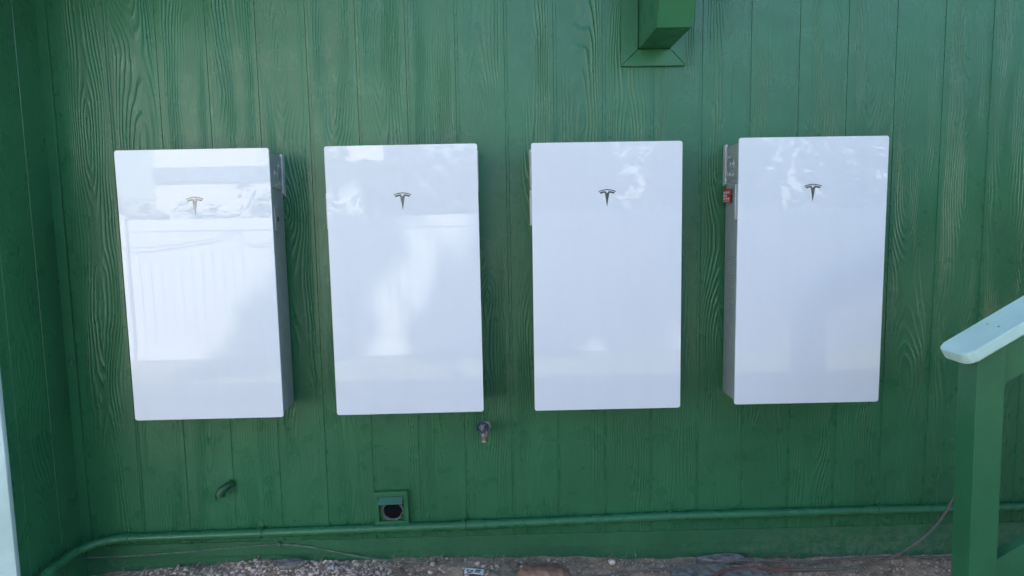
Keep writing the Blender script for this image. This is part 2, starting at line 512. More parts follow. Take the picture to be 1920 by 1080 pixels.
# projecting beam with an angled end, and the mitred boards round it
beam = MB()
beam.prism([(0.003, 2.188), (-0.350, 2.188), (-0.500, 2.48), (-0.500, 2.75), (0.003, 2.75)], 0.603, 0.736, axis='x', bev=0.002)
beam.build('outlooker_beam', M['trim'], house)
fr = tag(MB().prism([(0.529, 2.118), (0.802, 2.118), (0.737, 2.1865), (0.602, 2.1865)], -0.019, -0.0005, axis='y', bev=0.0015).build('beam_trim', M['trim'], house))
MB().prism([(0.529, 2.1195), (0.6005, 2.1878), (0.6005, 2.80), (0.529, 2.80)], -0.0195, -0.0005, axis='y', bev=0.0015).build('trim_board', M['trim'], fr)
MB().prism([(0.802, 2.1195), (0.802, 2.80), (0.7385, 2.80), (0.7385, 2.1878)], -0.0195, -0.0005, axis='y', bev=0.0015).build('trim_board', M['trim'], fr)
nail = MB().lathe([(0.0, 0.0), (0.0035, 0.0), (0.0030, 0.0012), (0.0, 0.0016)], 10).mesh('nail_head', M['trim'])
for x, z in ((0.586, 2.212), (0.742, 2.181), (0.560, 2.138), (0.78, 2.15)):
    link('nail_head', nail, fr, (x, -0.0192, z), (R(90), 0, 0))

# ------------------------------------------------------------------ battery cabinets
CW, CH, CY = 0.609, 1.099, -0.205
def make_cabinet():
    t = empty('battery_cabinet')
    gl = MB().prism(rounded_rect(-CW / 2, CW / 2, 0, CH, 0.0075), CY, CY + 0.009, axis='y', bev=0.0022, seg=3).build('glass_front', M['glass'], t, angle=30, flat_big=True)
    MB().prism(rounded_rect(-CW / 2 + 0.003, CW / 2 - 0.003, 0.003, CH - 0.003, 0.007), CY + 0.0093, CY + 0.016, axis='y').build('front_frame', M['glass_edge'], t)
    # emblem: curved bar and tapered T with notched top
    def arc(x, z0, dz, hw): return -(z0 + dz * (x / hw) ** 2)
    em = MB()
    N = 14
    xsA = [-35.5 + 71.0 * k / N for k in range(N + 1)]
    top = [(x, arc(x, 0, 8.0, 35.5)) for x in xsA]
    bot = [(x * 0.965, arc(x, 3.9, 7.6, 35.5)) for x in xsA]
    sc_ = 0.001
    zc = CH - 0.188
    for k in range(N):
        q = [top[k], top[k + 1], bot[k + 1], bot[k]]
        em.prism([(a * sc_, zc + b * sc_) for a, b in q], CY - 0.0007, CY + 0.0004, axis='y')
    xs2 = [7.5 + 24 * k / 8 for k in range(9)]
    rt = [(x, arc(x, 6.9, 5.8, 31.5)) for x in xs2]
    rb = [(25.0, -19.2), (21.0, -16.3), (15.0, -15.2), (9.2, -14.9)]
    half = [(0, -16.0)] + rt + rb
    body = half + [(0.0, -71.0)] + [(-a, b) for a, b in reversed(half[1:])]
    em.prism([(a * sc_, zc + b * sc_) for a, b in body], CY - 0.0007, CY + 0.0004, axis='y')
    eo = em.build('emblem', M['logo'], gl, smooth=False)
    # casing with rounded rear edges
    pr = [(-0.294, CY + 0.0165)]
    for k in range(6):
        a = R(180 + 0)
        th = R(90 * k / 5)
        pr.append((-0.294 + 0.020 * (1 - math.cos(th)), -0.022 + 0.020 * math.sin(th)))
    pr += [(-x, y) for x, y in reversed(pr)]
    MB().prism(pr, 0.008, CH - 0.016, axis='z', bev=0.002).build('casing', M['casing'], t, angle=25)
    # side flanges at the top rear with knock-outs
    for s in (-1, 1):
        fl = MB()
        q = [(-0.034, 0.934), (-0.030, 0.924), (-0.003, 0.912), (-0.001, 0.914), (-0.001, CH - 0.008), (-0.034, CH - 0.010)]
        x0, x1 = sorted((s * 0.2935, s * 0.3035))
        fl.prism(q, x0, x1, axis='x', bev=0.0018)
        fo_ = fl.build('flange', M['flange'], t)
        x0, x1 = sorted((s * 0.2942, s * 0.2985))
        cp = MB().prism([(-0.176, 0.946), (-0.034, 0.936), (-0.034, CH - 0.02), (-0.176, CH - 0.02)], x0, x1, axis='x', bev=0.0008).build('side_cover', M['casing'], t)
        for (yy, zz, r) in ((-0.066, 1.035, 0.014), (-0.108, 1.004, 0.021), (-0.066, 0.962, 0.014), (-0.112, 0.957, 0.009)):
            k = MB().torus(r, 0.0022, 18, 6)
            k.lathe([(0.0, -0.001), (r * 0.35, -0.001), (r * 0.30, 0.003), (0.0, 0.004)], 12)
            k.build('knockout', M['plate'], cp, loc=(s * 0.2988, yy, zz), rot=(0, s * R(90), 0))
    # left: switch plate with slot, keyhole, printed block
    sw = MB()
    sw.box(-0.3120, -0.2930, -0.188, -0.170, 0.770, 0.915, 0.002)
    sw.box(-0.2995, -0.2930, -0.1695, -0.130, 0.770, 0.902, 0.0015)
    so_ = sw.build('switch_plate', M['plate'], t)
    MB().box(-0.3012, -0.2996, -0.166, -0.148, 0.868, 0.905, 0.0005).build('slot', M['dark'], so_)
    MB().prism(rounded_rect(-0.157, -0.143, 0.815, 0.839, 0.0065), -0.3012, -0.2996, axis='x').build('keyhole', M['dark'], so_)
    for k in range(26):
        zz = 0.610 - k * 0.0112
        wdt = 0.085 * random.choice((1.0, 1.0, 0.95, 0.8, 0.55))
        if k in (4, 11, 17): continue
        MB().box(-0.29435, -0.2938, -0.145, -0.145 + wdt, zz, zz + random.choice((0.0022, 0.003, 0.0045))).build('print_line', M['grey_print'], t, smooth=False)
    # right: latch plate
    lp = MB()
    lp.box(0.2930, 0.3045, -0.166, -0.152, 0.768, 0.862, 0.002)
    lp.box(0.2930, 0.3000, -0.1515, -0.104, 0.768, 0.862, 0.0015)
    lo = lp.build('latch_plate', M['plate'], t)
    MB().prism(rounded_rect(-0.128, -0.114, 0.806, 0.826, 0.006), 0.3002, 0.3016, axis='x').build('keyhole', M['dark'], lo)
    # small bolts under the front
    for x in (-0.178, 0.186):
        b = MB().lathe([(0.0, -0.0055), (0.006, -0.0055), (0.0075, -0.004), (0.0075, 0.004), (0.004, 0.0045), (0.004, 0.010)], 12)
        b.build('bolt', M['brass'], t, loc=(x, CY + 0.022, 0.0))
    for z in (0.22, 0.55):
        MB().box(-0.2975, -0.2935, CY + 0.017, CY + 0.026, z, z + 0.006, 0.001).build('clip', M['flange'], t)
    return t

cab0 = make_cabinet()
cabs = [(-1.2161, 1.2341, 0.0009, 'leftmost white glass battery cabinet, mirroring a sunlit white fence'),
        (-0.3852, 1.2374, 0.0023, 'white glass battery cabinet directly above the dryer vent and hose tap'),
        (0.4369, 1.2358, -0.0011, 'white glass battery cabinet just below and left of the projecting beam'),
        (1.2746, 1.2425, -0.0020, 'rightmost white glass battery cabinet, nearest the stair railing')]
for i, (x, z, a, lab) in enumerate(cabs):
    o = cab0 if i == 0 else copy_tree(cab0)
    o.location = (x, -0.0005, z - CH / 2)
    o.rotation_euler = (0, -a, 0)
    tag(o, lab, 'battery', 'white battery cabinets on the wall')

# red tags hung from the switch plates (they hang: things of their own)
def red_tag(x, z, dx, lab, turn):
    t = empty('warning_tag', (x, -0.001, z), (0, 0, turn))
    pl = MB().prism(rounded_rect(-0.116, -0.022, 0.842, 0.901, 0.004), -0.0012, 0.0, axis='x').build('card', M['red'], t)
    for zz, h, segs in ((0.886, 0.009, ((-0.110, -0.082), (-0.078, -0.052), (-0.048, -0.030))), (0.873, 0.009, ((-0.110, -0.086), (-0.082, -0.060))),
                        (0.860, 0.009, ((-0.110, -0.084), (-0.080, -0.056), (-0.052, -0.030))), (0.850, 0.004, ((-0.110, -0.030),))):
        for a, b in segs:
            kk = max(1, int(round((b - a) / 0.0075)))
            for q in range(kk):
                xx = a + (b - a) * q / kk
                MB().box(-0.00165, -0.00125, -0.138 - xx, -0.138 - xx + (b - a) / kk * 0.80, zz - h / 2, zz + h / 2).build('print', M['white_print'], pl, smooth=False)
    MB().tube([(0.004, -0.168, 0.880), (-0.004, -0.15, 0.8805), (-0.0025, -0.108, 0.880)], 0.0011, 6).build('tie', M['wire'], t)
    MB().tube([(0.004, -0.172, 0.905), (-0.003, -0.14, 0.918), (-0.004, -0.105, 0.926), (0.003, -0.09, 0.930)], 0.0010, 6).build('tie', M['wire'], t)
    return tag(t, lab, 'tag', 'red tags beside the cabinet switches')
red_tag(1.2746 - 0.3035, 1.2425 - CH / 2, 0, 'red warning tag on the left side of the rightmost cabinet', 0)
red_tag(0.4369 - 0.3035, 1.2358 - CH / 2, 0, 'red warning tag seen edge-on at the third cabinet', 0)
hook = MB().tube([(-0.3852 - 0.300, -0.15, 1.612), (-0.700, -0.15, 1.612), (-0.6985, -0.15, 1.622), (-0.694, -0.15, 1.627)], 0.0013, 6).build('wire_hook', M['wire'])
tag(hook, 'small bent wire sticking out left of the second cabinet', 'wire')

# ------------------------------------------------------------------ conduit along the foot of the wall
PX = [(-1.69, 0.091), (-1.104, 0.098), (-0.187, 0.110), (0.748, 0.128), (1.707, 0.131), (2.35, 0.129), (4.5, 0.128)]
def pz(x): return float(np.interp(x, [p[0] for p in PX], [p[1] for p in PX]))
PR, PY = 0.0195, -0.025
cond = tag(empty('conduit', (0, 0, 0)), 'green painted conduit running low along the wall and bending at the corner', 'pipe')
path = [(-1.860, -1.0, 0.086), (-1.860, -0.30, 0.089)]
for k in range(9):
    a = R(90 * k / 8)
    path.append((-1.860 + 0.165 * (1 - math.cos(a)), -0.19 + 0.165 * math.sin(a), 0.09))
path += [(x, PY, pz(x)) for x in np.linspace(-1.66, 4.5, 40)]
pipe = MB().tube(path, PR, 18).build('pipe', M['pipe'], cond, angle=60)
def coupling(x0, x1, r=PR + 0.0032):
    MB().tube([(x0, PY, pz(x0)), (x0 + 0.0015, PY, pz(x0)), (x1 - 0.0015, PY, pz(x1)), (x1, PY, pz(x1))], [r - 0.0015, r, r, r - 0.0015], 20).build('coupling', M['pipe'], cond)
coupling(-1.735, -1.685); coupling(-0.175, -0.096); coupling(3.0, 3.08)
MB().tube([(-1.860, -0.335, 0.0885), (-1.860, -0.333, 0.0885), (-1.860, -0.267, 0.0895), (-1.860, -0.265, 0.0895)], [PR + .002, PR + .0032, PR + .0032, PR + .002], 20).build('coupling', M['pipe'], cond)
for x in (-1.104, -0.192, 0.748, 1.707, 2.66):
    z = pz(x)
    s = MB()
    pts_o, pts_i = [], []
    for k in range(11):
        a = R(90 - 180 * k / 10)      # from wall-top round the front to the bottom
        pts_o.append((PY - (PR + 0.0042) * math.cos(a), z + (PR + 0.0042) * math.sin(a)))
        pts_i.append((PY - (PR + 0.0004) * math.cos(a), z + (PR + 0.0004) * math.sin(a)))
    prof = [(-0.0015, z + PR + 0.034), (-0.0045, z + PR + 0.034), (-0.006, z + PR + 0.006)] + pts_o + [(-0.003, z - PR - 0.004), (-0.0010, z - PR - 0.001)] + pts_i[::-1] + [(-0.0015, z + PR + 0.003)]
    s.prism(prof, x - 0.0105, x + 0.0105, axis='x')
    st = s.build('strap', M['pipe'], cond)
    MB().lathe([(0.0, 0.0), (0.006, 0.0), (0.0055, 0.0025), (0.0, 0.004)], 10).build('screw', M['trim'], st, loc=(x, -0.0045, z + PR + 0.022), rot=(R(90), 0, 0))

# ------------------------------------------------------------------ dryer vent
vt = tag(empty('dryer_vent', (-0.511, 0.0, 0.200), (0, R(-1.5), 0)), 'square green dryer vent with a raised flap and lint-rimmed opening', 'vent')
fv = MB()
W2, B = 0.076, 0.0195
fv.box(-W2, W2, -0.028, -0.0005, W2 - B, W2, 0.0018)
fv.box(-W2, W2, -0.028, -0.0005, -W2, -W2 + B * 0.75, 0.0018)
fv.box(-W2, -W2 + B, -0.0275, -0.0008, -W2 + B * 0.75 + 0.0004, W2 - B - 0.0004, 0.0018)
fv.box(W2 - B, W2, -0.0275, -0.0008, -W2 + B * 0.75 + 0.0004, W2 - B - 0.0004, 0.0018)
fv.build('frame', M['trim'], vt)
MB().box(-0.056, 0.056, -0.004, -0.0007, -0.062, 0.056).build('back_plate', M['backing'], vt, smooth=False)
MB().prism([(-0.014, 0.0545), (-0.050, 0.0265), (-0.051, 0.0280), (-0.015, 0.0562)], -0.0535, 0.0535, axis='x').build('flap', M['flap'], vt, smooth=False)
# duct: a rough ring and a flat black disc, the duct's shade put into colour
nseg = 40
verts, faces = [], []
levels = [(0.0505, -0.0055), (0.0490, -0.013), (0.0440, -0.0145), (0.0425, -0.010), (0.040, -0.0048)]
for li, (r, yy) in enumerate(levels):
    for k in range(nseg):
        a = 2 * math.pi * k / nseg
        jit = 1 + (0.05 * math.sin(5 * a + 1) + rng.normal(0, 0.028)) * (1.0 if li in (1, 2, 3) else 0.4)
        verts.append((r * jit * math.cos(a) + 0.003, yy + rng.normal(0, 0.0012), r * 0.93 * jit * math.sin(a) - 0.020))
for li in range(len(levels) - 1):
    for k in range(nseg):
        faces.append((li * nseg + k, li * nseg + (k + 1) % nseg, (li + 1) * nseg + (k + 1) % nseg, (li + 1) * nseg + k))
duct = pydata('duct_rim', verts, faces, M['lint'], vt, True)
pydata('duct_throat', [(0.042 * math.cos(2 * math.pi * k / 24) + 0.003, -0.0052, 0.039 * math.sin(2 * math.pi * k / 24) - 0.020) for k in range(24)], [tuple(range(24))], M['void'], vt)

# ------------------------------------------------------------------ drain elbow
de = tag(empty('drain_elbow', (-1.228, 0.0, 0.324)), 'short green drain elbow poking out of the wall with a torn end', 'pipe')
MB().tube([(0.004, 0.004, 0.004), (0.002, -0.030, 0.004), (-0.006, -0.044, 0.002), (-0.022, -0.054, -0.008), (-0.034, -0.056, -0.024), (-0.036, -0.056, -0.044)],
          [0.0165, 0.0165, 0.0185, 0.020, 0.0230, 0.0235], 16).build('elbow', M['elbow'], de)
MB().lathe([(0.0, 0.0), (0.019, 0.0), (0.017, 0.004), (0.013, 0.005)], 18).build('collar', M['pipe'], de, loc=(0.004, -0.0005, 0.004), rot=(R(90), 0, 0))
lip = []
lf = []
for k in range(12):
    a = R(60 + 200 * k / 11)
    for h in (0.0, 0.014 + 0.006 * math.sin(k * 2.1)):
        lip.append((-0.036 + 0.0240 * math.cos(a), -0.056 + 0.0240 * math.sin(a) , -0.038 - h))
for k in range(11): lf.append((2 * k, 2 * k + 1, 2 * k + 3, 2 * k + 2))
pydata('torn_lip', lip, lf, M['elbow'], de, True)
MB().lathe([(0.0, 0.0), (0.0210, 0.0), (0.0210, 0.001)], 16).build('bore', M['dark'], de, loc=(-0.036, -0.056, -0.0452))

# ------------------------------------------------------------------ hose tap
ht = tag(empty('hose_tap', (-0.083, 0.0, 0.560)), 'weathered brass hose tap with a blue wheel handle below the second cabinet', 'tap')
MB().lathe([(0.0, 0.0), (0.020, 0.0), (0.018, 0.004), (0.011, 0.006), (0.011, 0.03)], 18).build('wall_flange', M['brass'], ht, loc=(0.006, -0.0005, 0.002), rot=(R(90), 0, 0))
MB().tube([(0.006, -0.02, 0.002), (0.004, -0.036, 0.001), (0.0, -0.050, -0.004), (-0.001, -0.058, -0.016), (-0.001, -0.060, -0.030)],
          [0.011, 0.0145, 0.0175, 0.0150, 0.0095], 16).build('body', M['brass'], ht)
MB().lathe([(0.0092, 0.0), (0.0092, -0.006), (0.0125, -0.008), (0.0135, -0.016), (0.012, -0.017), (0.0100, -0.010)], 18).build('spout', M['brass'], ht, loc=(-0.001, -0.060, -0.026), rot=(R(-10), 0, 0))
stem_m = Matrix.Translation((-0.003, -0.052, 0.004)) @ Matrix.Rotation(R(55), 4, 'X') @ Matrix.Rotation(R(-12), 4, 'Y')
MB().lathe([(0.0, 0.0), (0.010, 0.0), (0.010, 0.010), (0.006, 0.012), (0.006, 0.028), (0.0, 0.028)], 14, mat=stem_m).build('bonnet', M['brass'], ht)
wh = MB()
top_m = stem_m @ Matrix.Translation((0, 0, 0.026))
wh.torus(0.0195, 0.0038, 24, 8, mat=top_m)
for k in range(5):
    a = 2 * math.pi * k / 5
    wh.tube([top_m @ Vector((0.005 * math.cos(a), 0.005 * math.sin(a), 0.001)), top_m @ Vector((0.019 * math.cos(a), 0.019 * math.sin(a), 0.0))], 0.0026, 8)
who = wh.build('wheel_handle', M['bluemetal'], ht)
MB().torus(0.0078, 0.0022, 16, 6, mat=top_m @ Matrix.Translation((0, 0, 0.003))).build('washer', M['steel'], who)
MB().lathe([(0.0, 0.0), (0.0052, 0.0), (0.0048, 0.006), (0.0, 0.007)], 6, mat=top_m).build('screw', M['steel'], who)

ht.scale = (1.15, 1.15, 1.15)
de.scale = (0.88, 0.88, 0.88)

# ------------------------------------------------------------------ stair railing
sr = tag(empty('stair_railing', (1.565, -0.855, gz(1.55, -0.86)), (0, R(-0.9), 0)), 'green stair railing with a pale aqua sloping handrail at the right edge', 'railing')
sz = gz(1.55, -0.86)
ox, oy = 1.55, -0.855
def L(x0, x1, y0, y1, z0, z1): return (x0 - ox, x1 - ox, y0 - oy, y1 - oy, z0 - sz, z1 - sz)
SL = 0.565
def rail_z(x): return 1.034 + SL * (x - 1.42)      # top of the handrail
po = MB()
pz_top0, pz_top1 = rail_z(1.497) - 0.048, rail_z(1.588) - 0.048
po.prism([(1.497 - ox, -0.35), (1.588 - ox, -0.35), (1.588 - ox, pz_top1 - sz), (1.497 - ox, pz_top0 - sz)], -0.900 - oy, -0.811 - oy, axis='y', bev=0.003)
po.build('post', M['trim'], sr)
# handrail: board with rounded end corners, laid along the slope
ang = math.atan(SL)
hr = MB()
hl = 2.4
outl = [(hl, -0.072), (hl, 0.072)]
for k in range(6):
    a = R(90 + 90 * k / 5); outl.append((0.030 + 0.030 * math.cos(a), 0.042 + 0.030 * math.sin(a)))
for k in range(6):
    a = R(180 + 90 * k / 5); outl.append((0.030 + 0.030 * math.cos(a), -0.042 + 0.030 * math.sin(a)))
hm = Matrix.Translation((1.436 - ox, -0.860 - oy, rail_z(1.436) - sz)) @ Matrix.Rotation(-ang, 4, 'Y')
hr.prism(outl, -0.037, 0.0, axis='z', bev=0.004, seg=3, mat=hm)
hr.build('handrail', M['aqua'], sr)
for k, (px_, py_) in enumerate(((0.16, -0.02), (0.16, 0.03), (1.30, 0.0), (2.2, 0.01))):
    MB().lathe([(0.0, 0.0), (0.0046, 0.0), (0.0040, 0.0010), (0.0, 0.0013)], 10, mat=hm @ Matrix.Translation((px_, py_, 0.0))).build('screw', M['steel'], sr)
for zz in (0.60, 0.86):
    MB().lathe([(0.0, 0.0), (0.0045, 0.0), (0.0038, 0.0012), (0.0, 0.0015)], 10).build('screw', M['trim'], sr, loc=(1.545 - ox, -0.9003 - oy, zz - sz), rot=(R(90), 0, 0))
def sloped(name, x0, x1, top, depth, y0, y1, mat):
    MB().prism([(x0 - ox, top(x0) - depth - sz), (x1 - ox, top(x1) - depth - sz), (x1 - ox, top(x1) - sz), (x0 - ox, top(x0) - sz)], y0 - oy, y1 - oy, axis='y', bev=0.002).build(name, mat, sr)
sloped('upper_rail', 1.590, 3.6, lambda x: rail_z(x) - 0.047, 0.158, -0.876, -0.838, M['trim'])
sloped('stringer', 1.590, 3.6, lambda x: 0.355 + SL * (x - 1.615), 0.30, -0.880, -0.836, M['trim'])
MB().box(*L(1.596, 1.632, -0.826, -0.788, 0.30, 0.98), 0.002).build('baluster', M['trim'], sr)
for x in (2.6, 3.5):
    MB().prism([(x - ox, -0.35), (x + 0.089 - ox, -0.35), (x + 0.089 - ox, rail_z(x + .089) - 0.048 - sz), (x - ox, rail_z(x) - 0.048 - sz)], -0.835 - oy, -0.746 - oy, axis='y', bev=0.003).build('post', M['trim'], sr)

# ------------------------------------------------------------------ cables
def smooth_path(pts, n=8):
    P = [Vector(p) for p in pts]
    out = []
    for i in range(len(P) - 1):
        p0, p1, p2, p3 = P[max(i - 1, 0)], P[i], P[i + 1], P[min(i + 2, len(P) - 1)]
        for k in range(n):
            t = k / n
            out.append(0.5 * ((2 * p1) + (p2 - p0) * t + (2 * p0 - 5 * p1 + 4 * p2 - p3) * t * t + (3 * p1 - p0 - 3 * p2 + p3) * t ** 3))
    out.append(P[-1])
    return out
wc = tag(empty('wall_cable', (-1.03, 0, 0.03)), 'thin slack cable stapled to the green foundation and dropping to the gravel', 'cable')
cpts = [(-1.90, -0.006, -0.006), (-1.70, -0.004, -0.003), (-1.493, -0.004, 0.006), (-1.25, -0.003, 0.022), (-1.10, -0.004, 0.031), (-1.028, -0.006, 0.033), (-0.95, -0.005, 0.027), (-0.844, -0.006, 0.008), (-0.652, -0.015, -0.033),
        (-0.50, -0.03, -0.048), (-0.36, -0.045, -0.052), (-0.18, -0.085, -0.052), (0.0, -0.140, -0.058), (0.2, -0.22, -0.07)]
MB().tube([p - Vector((-1.03, 0, 0.03)) for p in smooth_path(cpts)], 0.0032, 7).build('wire', M['tape'], wc)
MB().box(-0.006, 0.010, -0.012, 0.011, -0.006, 0.014, 0.002).build('clip', M['trim'], wc)
MB().lathe([(0, 0), (0.0035, 0), (0.003, 0.002), (0, 0.003)], 8).build('nail', M['steel'], wc, loc=(0.004, -0.0125, 0.002), rot=(R(90), 0, 0))

def ground_cord(name, pts, r, mat, label, lift=0.004):
    P = []
    for x, y, dz in pts: P.append((x, y, gz(x, y) + r + lift + dz))
    o = MB().tube(smooth_path(P), r, 8).build(name, mat)
    return tag(o, label, 'cord')
ground_cord('ground_cord', [(0.15, -0.25, 0.0), (0.351, -0.165, 0.006), (0.712, -0.122, 0.012), (0.95, -0.085, 0.018), (1.088, -0.070, 0.022), (1.325, -0.075, 0.012), (1.586, -0.045, 0.012), (1.80, -0.04, 0.008), (2.036, -0.045, 0.008), (2.6, -0.05, 0)],
            0.0045, M['cord'], 'long grey-brown cord lying along the foot of the wall')
dc = MB().tube(smooth_path([(2.12, -0.20, 0.55), (2.03, -0.16, 0.36), (1.965, -0.15, 0.245), (1.922, -0.15, 0.161), (1.855, -0.15, 0.077), (1.763, -0.15, 0.006), (1.66, -0.145, -0.045), (1.53, -0.13, -0.082), (1.38, -0.13, -0.088), (1.258, -0.13, -0.085)]), 0.0055, 8).build('drooping_cord', M['cord'])
tag(dc, 'grey cord drooping from behind the railing post down to the soil', 'cord')
ground_cord('red_cord', [(0.70, -0.36, 0.0), (0.80, -0.27, 0.006), (0.89, -0.205, 0.016), (0.97, -0.150, 0.024), (1.047, -0.130, 0.026), (1.13, -0.128, 0.020), (1.258, -0.135, 0.006)], 0.0055, M['redcord'],
            'dull red cord curving over the flat stones')

# small cable clip on the corner strip, and stray nails on the boards
cl = MB().box(-0.008, 0.008, -0.006, 0.0, -0.014, 0.014, 0.002).box(-0.003, 0.003, -0.010, -0.0062, -0.010, 0.012, 0.001).build('corner_clip', M['trim'], None, loc=(-1.885, -0.0125, 0.895))
tag(cl, 'tiny painted clip on the dark inside corner strip', 'clip')

# ------------------------------------------------------------------ stones, gravel, litter
def stone_mesh(name, r, seed, mat, flat=0.7, sub=2, rough=0.16):
    rg = random.Random(seed)
    bm = bmesh.new()
    bmesh.ops.create_icosphere(bm, subdivisions=sub, radius=1.0)
    ks = [(Vector((rg.gauss(0, 1), rg.gauss(0, 1), rg.gauss(0, 1))).normalized(), rg.uniform(0.55, 0.95)) for _ in range(7)]
    sx, sy = rg.uniform(0.85, 1.25), rg.uniform(0.8, 1.1)
    for v in bm.verts:
        p = v.co.copy()
        for d, c in ks:
            e = p.dot(d) - c
            if e > 0: p -= d * e * 0.85
        p *= 1 + rg.uniform(-rough, rough) * 0.35
        v.co = Vector((p.x * sx, p.y * sy, p.z * flat)) * r
    me = bpy.data.meshes.new(name)
    bm.to_mesh(me); bm.free()
    me.materials.append(mat)
    me.polygons.foreach_set('use_smooth', [True] * len(me.polygons))
    return me
o = link('brown_rock', stone_mesh('brown_rock', 0.108, 3, M['rock'], 0.66, 3, 0.10), None, (0.165, -0.190, -0.072))
tag(o, 'rounded brown rock at the bottom edge in front of the wall', 'rock')
def slab(name, pts, z, th, lab, rot=(0, 0, 0)):
    cx = sum(p[0] for p in pts) / len(pts); cy = sum(p[1] for p in pts) / len(pts)
    b = MB().prism([(x - cx, y - cy) for x, y in pts], -th, 0, axis='z', bev=0.006)
    q = b.build(name, M['slab'], None, loc=(cx, cy, z), rot=rot)
    return tag(q, lab, 'stone')
slab('flat_stone', [(0.72, -0.13), (0.80, -0.10), (0.95, -0.085), (1.06, -0.10), (1.16, -0.17), (1.24, -0.26), (1.2, -0.42), (0.9, -0.45), (0.72, -0.32)], -0.078, 0.05, 'large grey flat stone under the red cord', (R(3), 0, 0))
slab('flat_stone', [(0.96, -0.012), (1.02, 0.004), (1.075, -0.01), (1.10, -0.045), (1.04, -0.07), (0.92, -0.06), (0.86, -0.03)], -0.066, 0.04, 'dark flat stone wedged against the foundation beside the cord', (R(4), R(1), 0))
slab('flat_stone', [(-1.0, -0.035), (-0.93, -0.028), (-0.905, -0.055), (-0.93, -0.09), (-1.0, -0.095), (-1.03, -0.06)], -0.022, 0.02, 'small dark flat stone among the pale gravel', (R(6), R(3), 0))

pebs = [stone_mesh('pebble', 1.0, 100 + i, M['gravel'], 0.72, 2, 0.12) for i in range(8)]
placed = []
def try_place(x, y, r):
    for (a, b, c) in placed:
        if (a - x) ** 2 + (b - y) ** 2 < (0.75 * (r + c)) ** 2: return False
    placed.append((x, y, r)); return True
cnt = 0
while cnt < 150:
    x = random.uniform(-1.62, -0.55) if random.random() < 0.78 else random.uniform(-0.5, 0.35)
    y = -abs(random.uniform(0.004, 0.17))
    if abs(x + 0.97) < 0.06 and y > -0.1: continue
    r = random.uniform(0.008, 0.0145)
    if not try_place(x, y, r): continue
    q = link('pebble', pebs[cnt % 8], None, (x, y, gz(x, y) + r * 0.35), (random.uniform(-.5, .5), random.uniform(-.5, .5), random.uniform(0, 6.28)))
    q.scale = (r, r, r)
    tag(q, 'pale pinkish pebble lying in the gravel at the foot of the green wall', 'pebble', 'pale pebbles along the foot of the wall')
    cnt += 1
q = link('pale_stone', stone_mesh('pale_stone', 0.017, 55, M['gravel'], 0.8, 2), None, (0.475, -0.062, gz(.475, -.06) + 0.010))
tag(q, 'single cream stone on dark soil right of the brown rock', 'stone')

# loose fine gravel and soil crumbs: too many to count
gv, gf = [], []
ico = bmesh.new(); bmesh.ops.create_icosphere(ico, subdivisions=1, radius=1.0)
iv = np.array([v.co[:] for v in ico.verts]); ifc = [[v.index for v in f.verts] for f in ico.faces]; ico.free()
def crumbs(n, xr, yr, rr):
    for _ in range(n):
        x = random.uniform(*xr); y = -random.uniform(*yr)
        r = random.uniform(*rr)
        a = random.uniform(0, 6.28); ca, sa = math.cos(a), math.sin(a)
        s = np.array([random.uniform(.7, 1.3), random.uniform(.7, 1.2), random.uniform(.5, .9)]) * r
        P = iv * s * (1 + rng.uniform(-.18, .18, (len(iv), 1)))
        P = np.stack([P[:, 0] * ca - P[:, 1] * sa + x, P[:, 0] * sa + P[:, 1] * ca + y, P[:, 2] + gz(x, y) + r * 0.3], -1)
        b = len(gv)
        gv.extend(map(tuple, P)); gf.extend([tuple(i + b for i in f) for f in ifc])
crumbs(1500, (-1.75, -0.5), (0.0, 0.30), (0.003, 0.008))
crumbs(1200, (-0.6, 2.15), (0.0, 0.35), (0.0018, 0.0055))
o = pydata('fine_gravel', gv, gf, M['gravel'], None, True)
tag(o, 'loose fine gravel strewn along the foot of the wall', 'gravel', None, 'stuff')
# dry straw, roots and grass thatch
def blades(n, fx, fy, ln, wd, mat, name, lab, cat, up=(0.1, 0.8), zf=gz):
    v, f = [], []
    for _ in range(n):
        x, y = fx(), fy()
        l = random.uniform(*ln); a = random.uniform(0, 6.28); el = random.uniform(*up)
        d = Vector((math.cos(a) * math.cos(el), math.sin(a) * math.cos(el), math.sin(el)))
        sdv = Vector((-d.y, d.x, 0)); sdv = (sdv.normalized() if sdv.length > 1e-4 else Vector((1, 0, 0))) * random.uniform(*wd)
        bend = Vector((random.uniform(-.4, .4), random.uniform(-.4, .4), random.uniform(-.7, .15))) * l
        z = zf(x, y) + 0.001
        b = len(v)
        for t in (0, .35, .7, 1.0):
            p = Vector((x, y, z)) + d * l * t + bend * t * t
            p.z = max(p.z, zf(p.x, p.y) + 0.001) if p.y < -0.001 else p.z
            if p.y > -0.002 and y < 0: p.y = -0.002
            k = 1 - 0.8 * t
            v.append(p - sdv * k); v.append(p + sdv * k + Vector((0, 0, 0.0006)))
        for q in range(3): f.append((b + 2 * q, b + 2 * q + 1, b + 2 * q + 3, b + 2 * q + 2))
    o = pydata(name, v, f, mat)
    return tag(o, lab, cat, None, 'stuff')
tufts = [(-1.40, .06), (-1.68, .08), (-0.30, .05), (-0.42, .08), (0.02, .09), (0.10, .07), (0.30, .2), (-0.55, .06), (0.75, .2), (1.5, .3), (1.3, .2), (-1.15, .2)]
def tx():
    c, s = random.choice(tufts); return max(-1.85, min(2.1, random.gauss(c, s)))
blades(3200, tx, lambda: -abs(random.gauss(0.03, 0.07)) - 0.004, (0.012, 0.060), (0.0005, 0.0014), M['straw'], 'dry_straw', 'dry straw and root hairs tangled in the soil by the wall', 'straw', (0.0, 0.9))
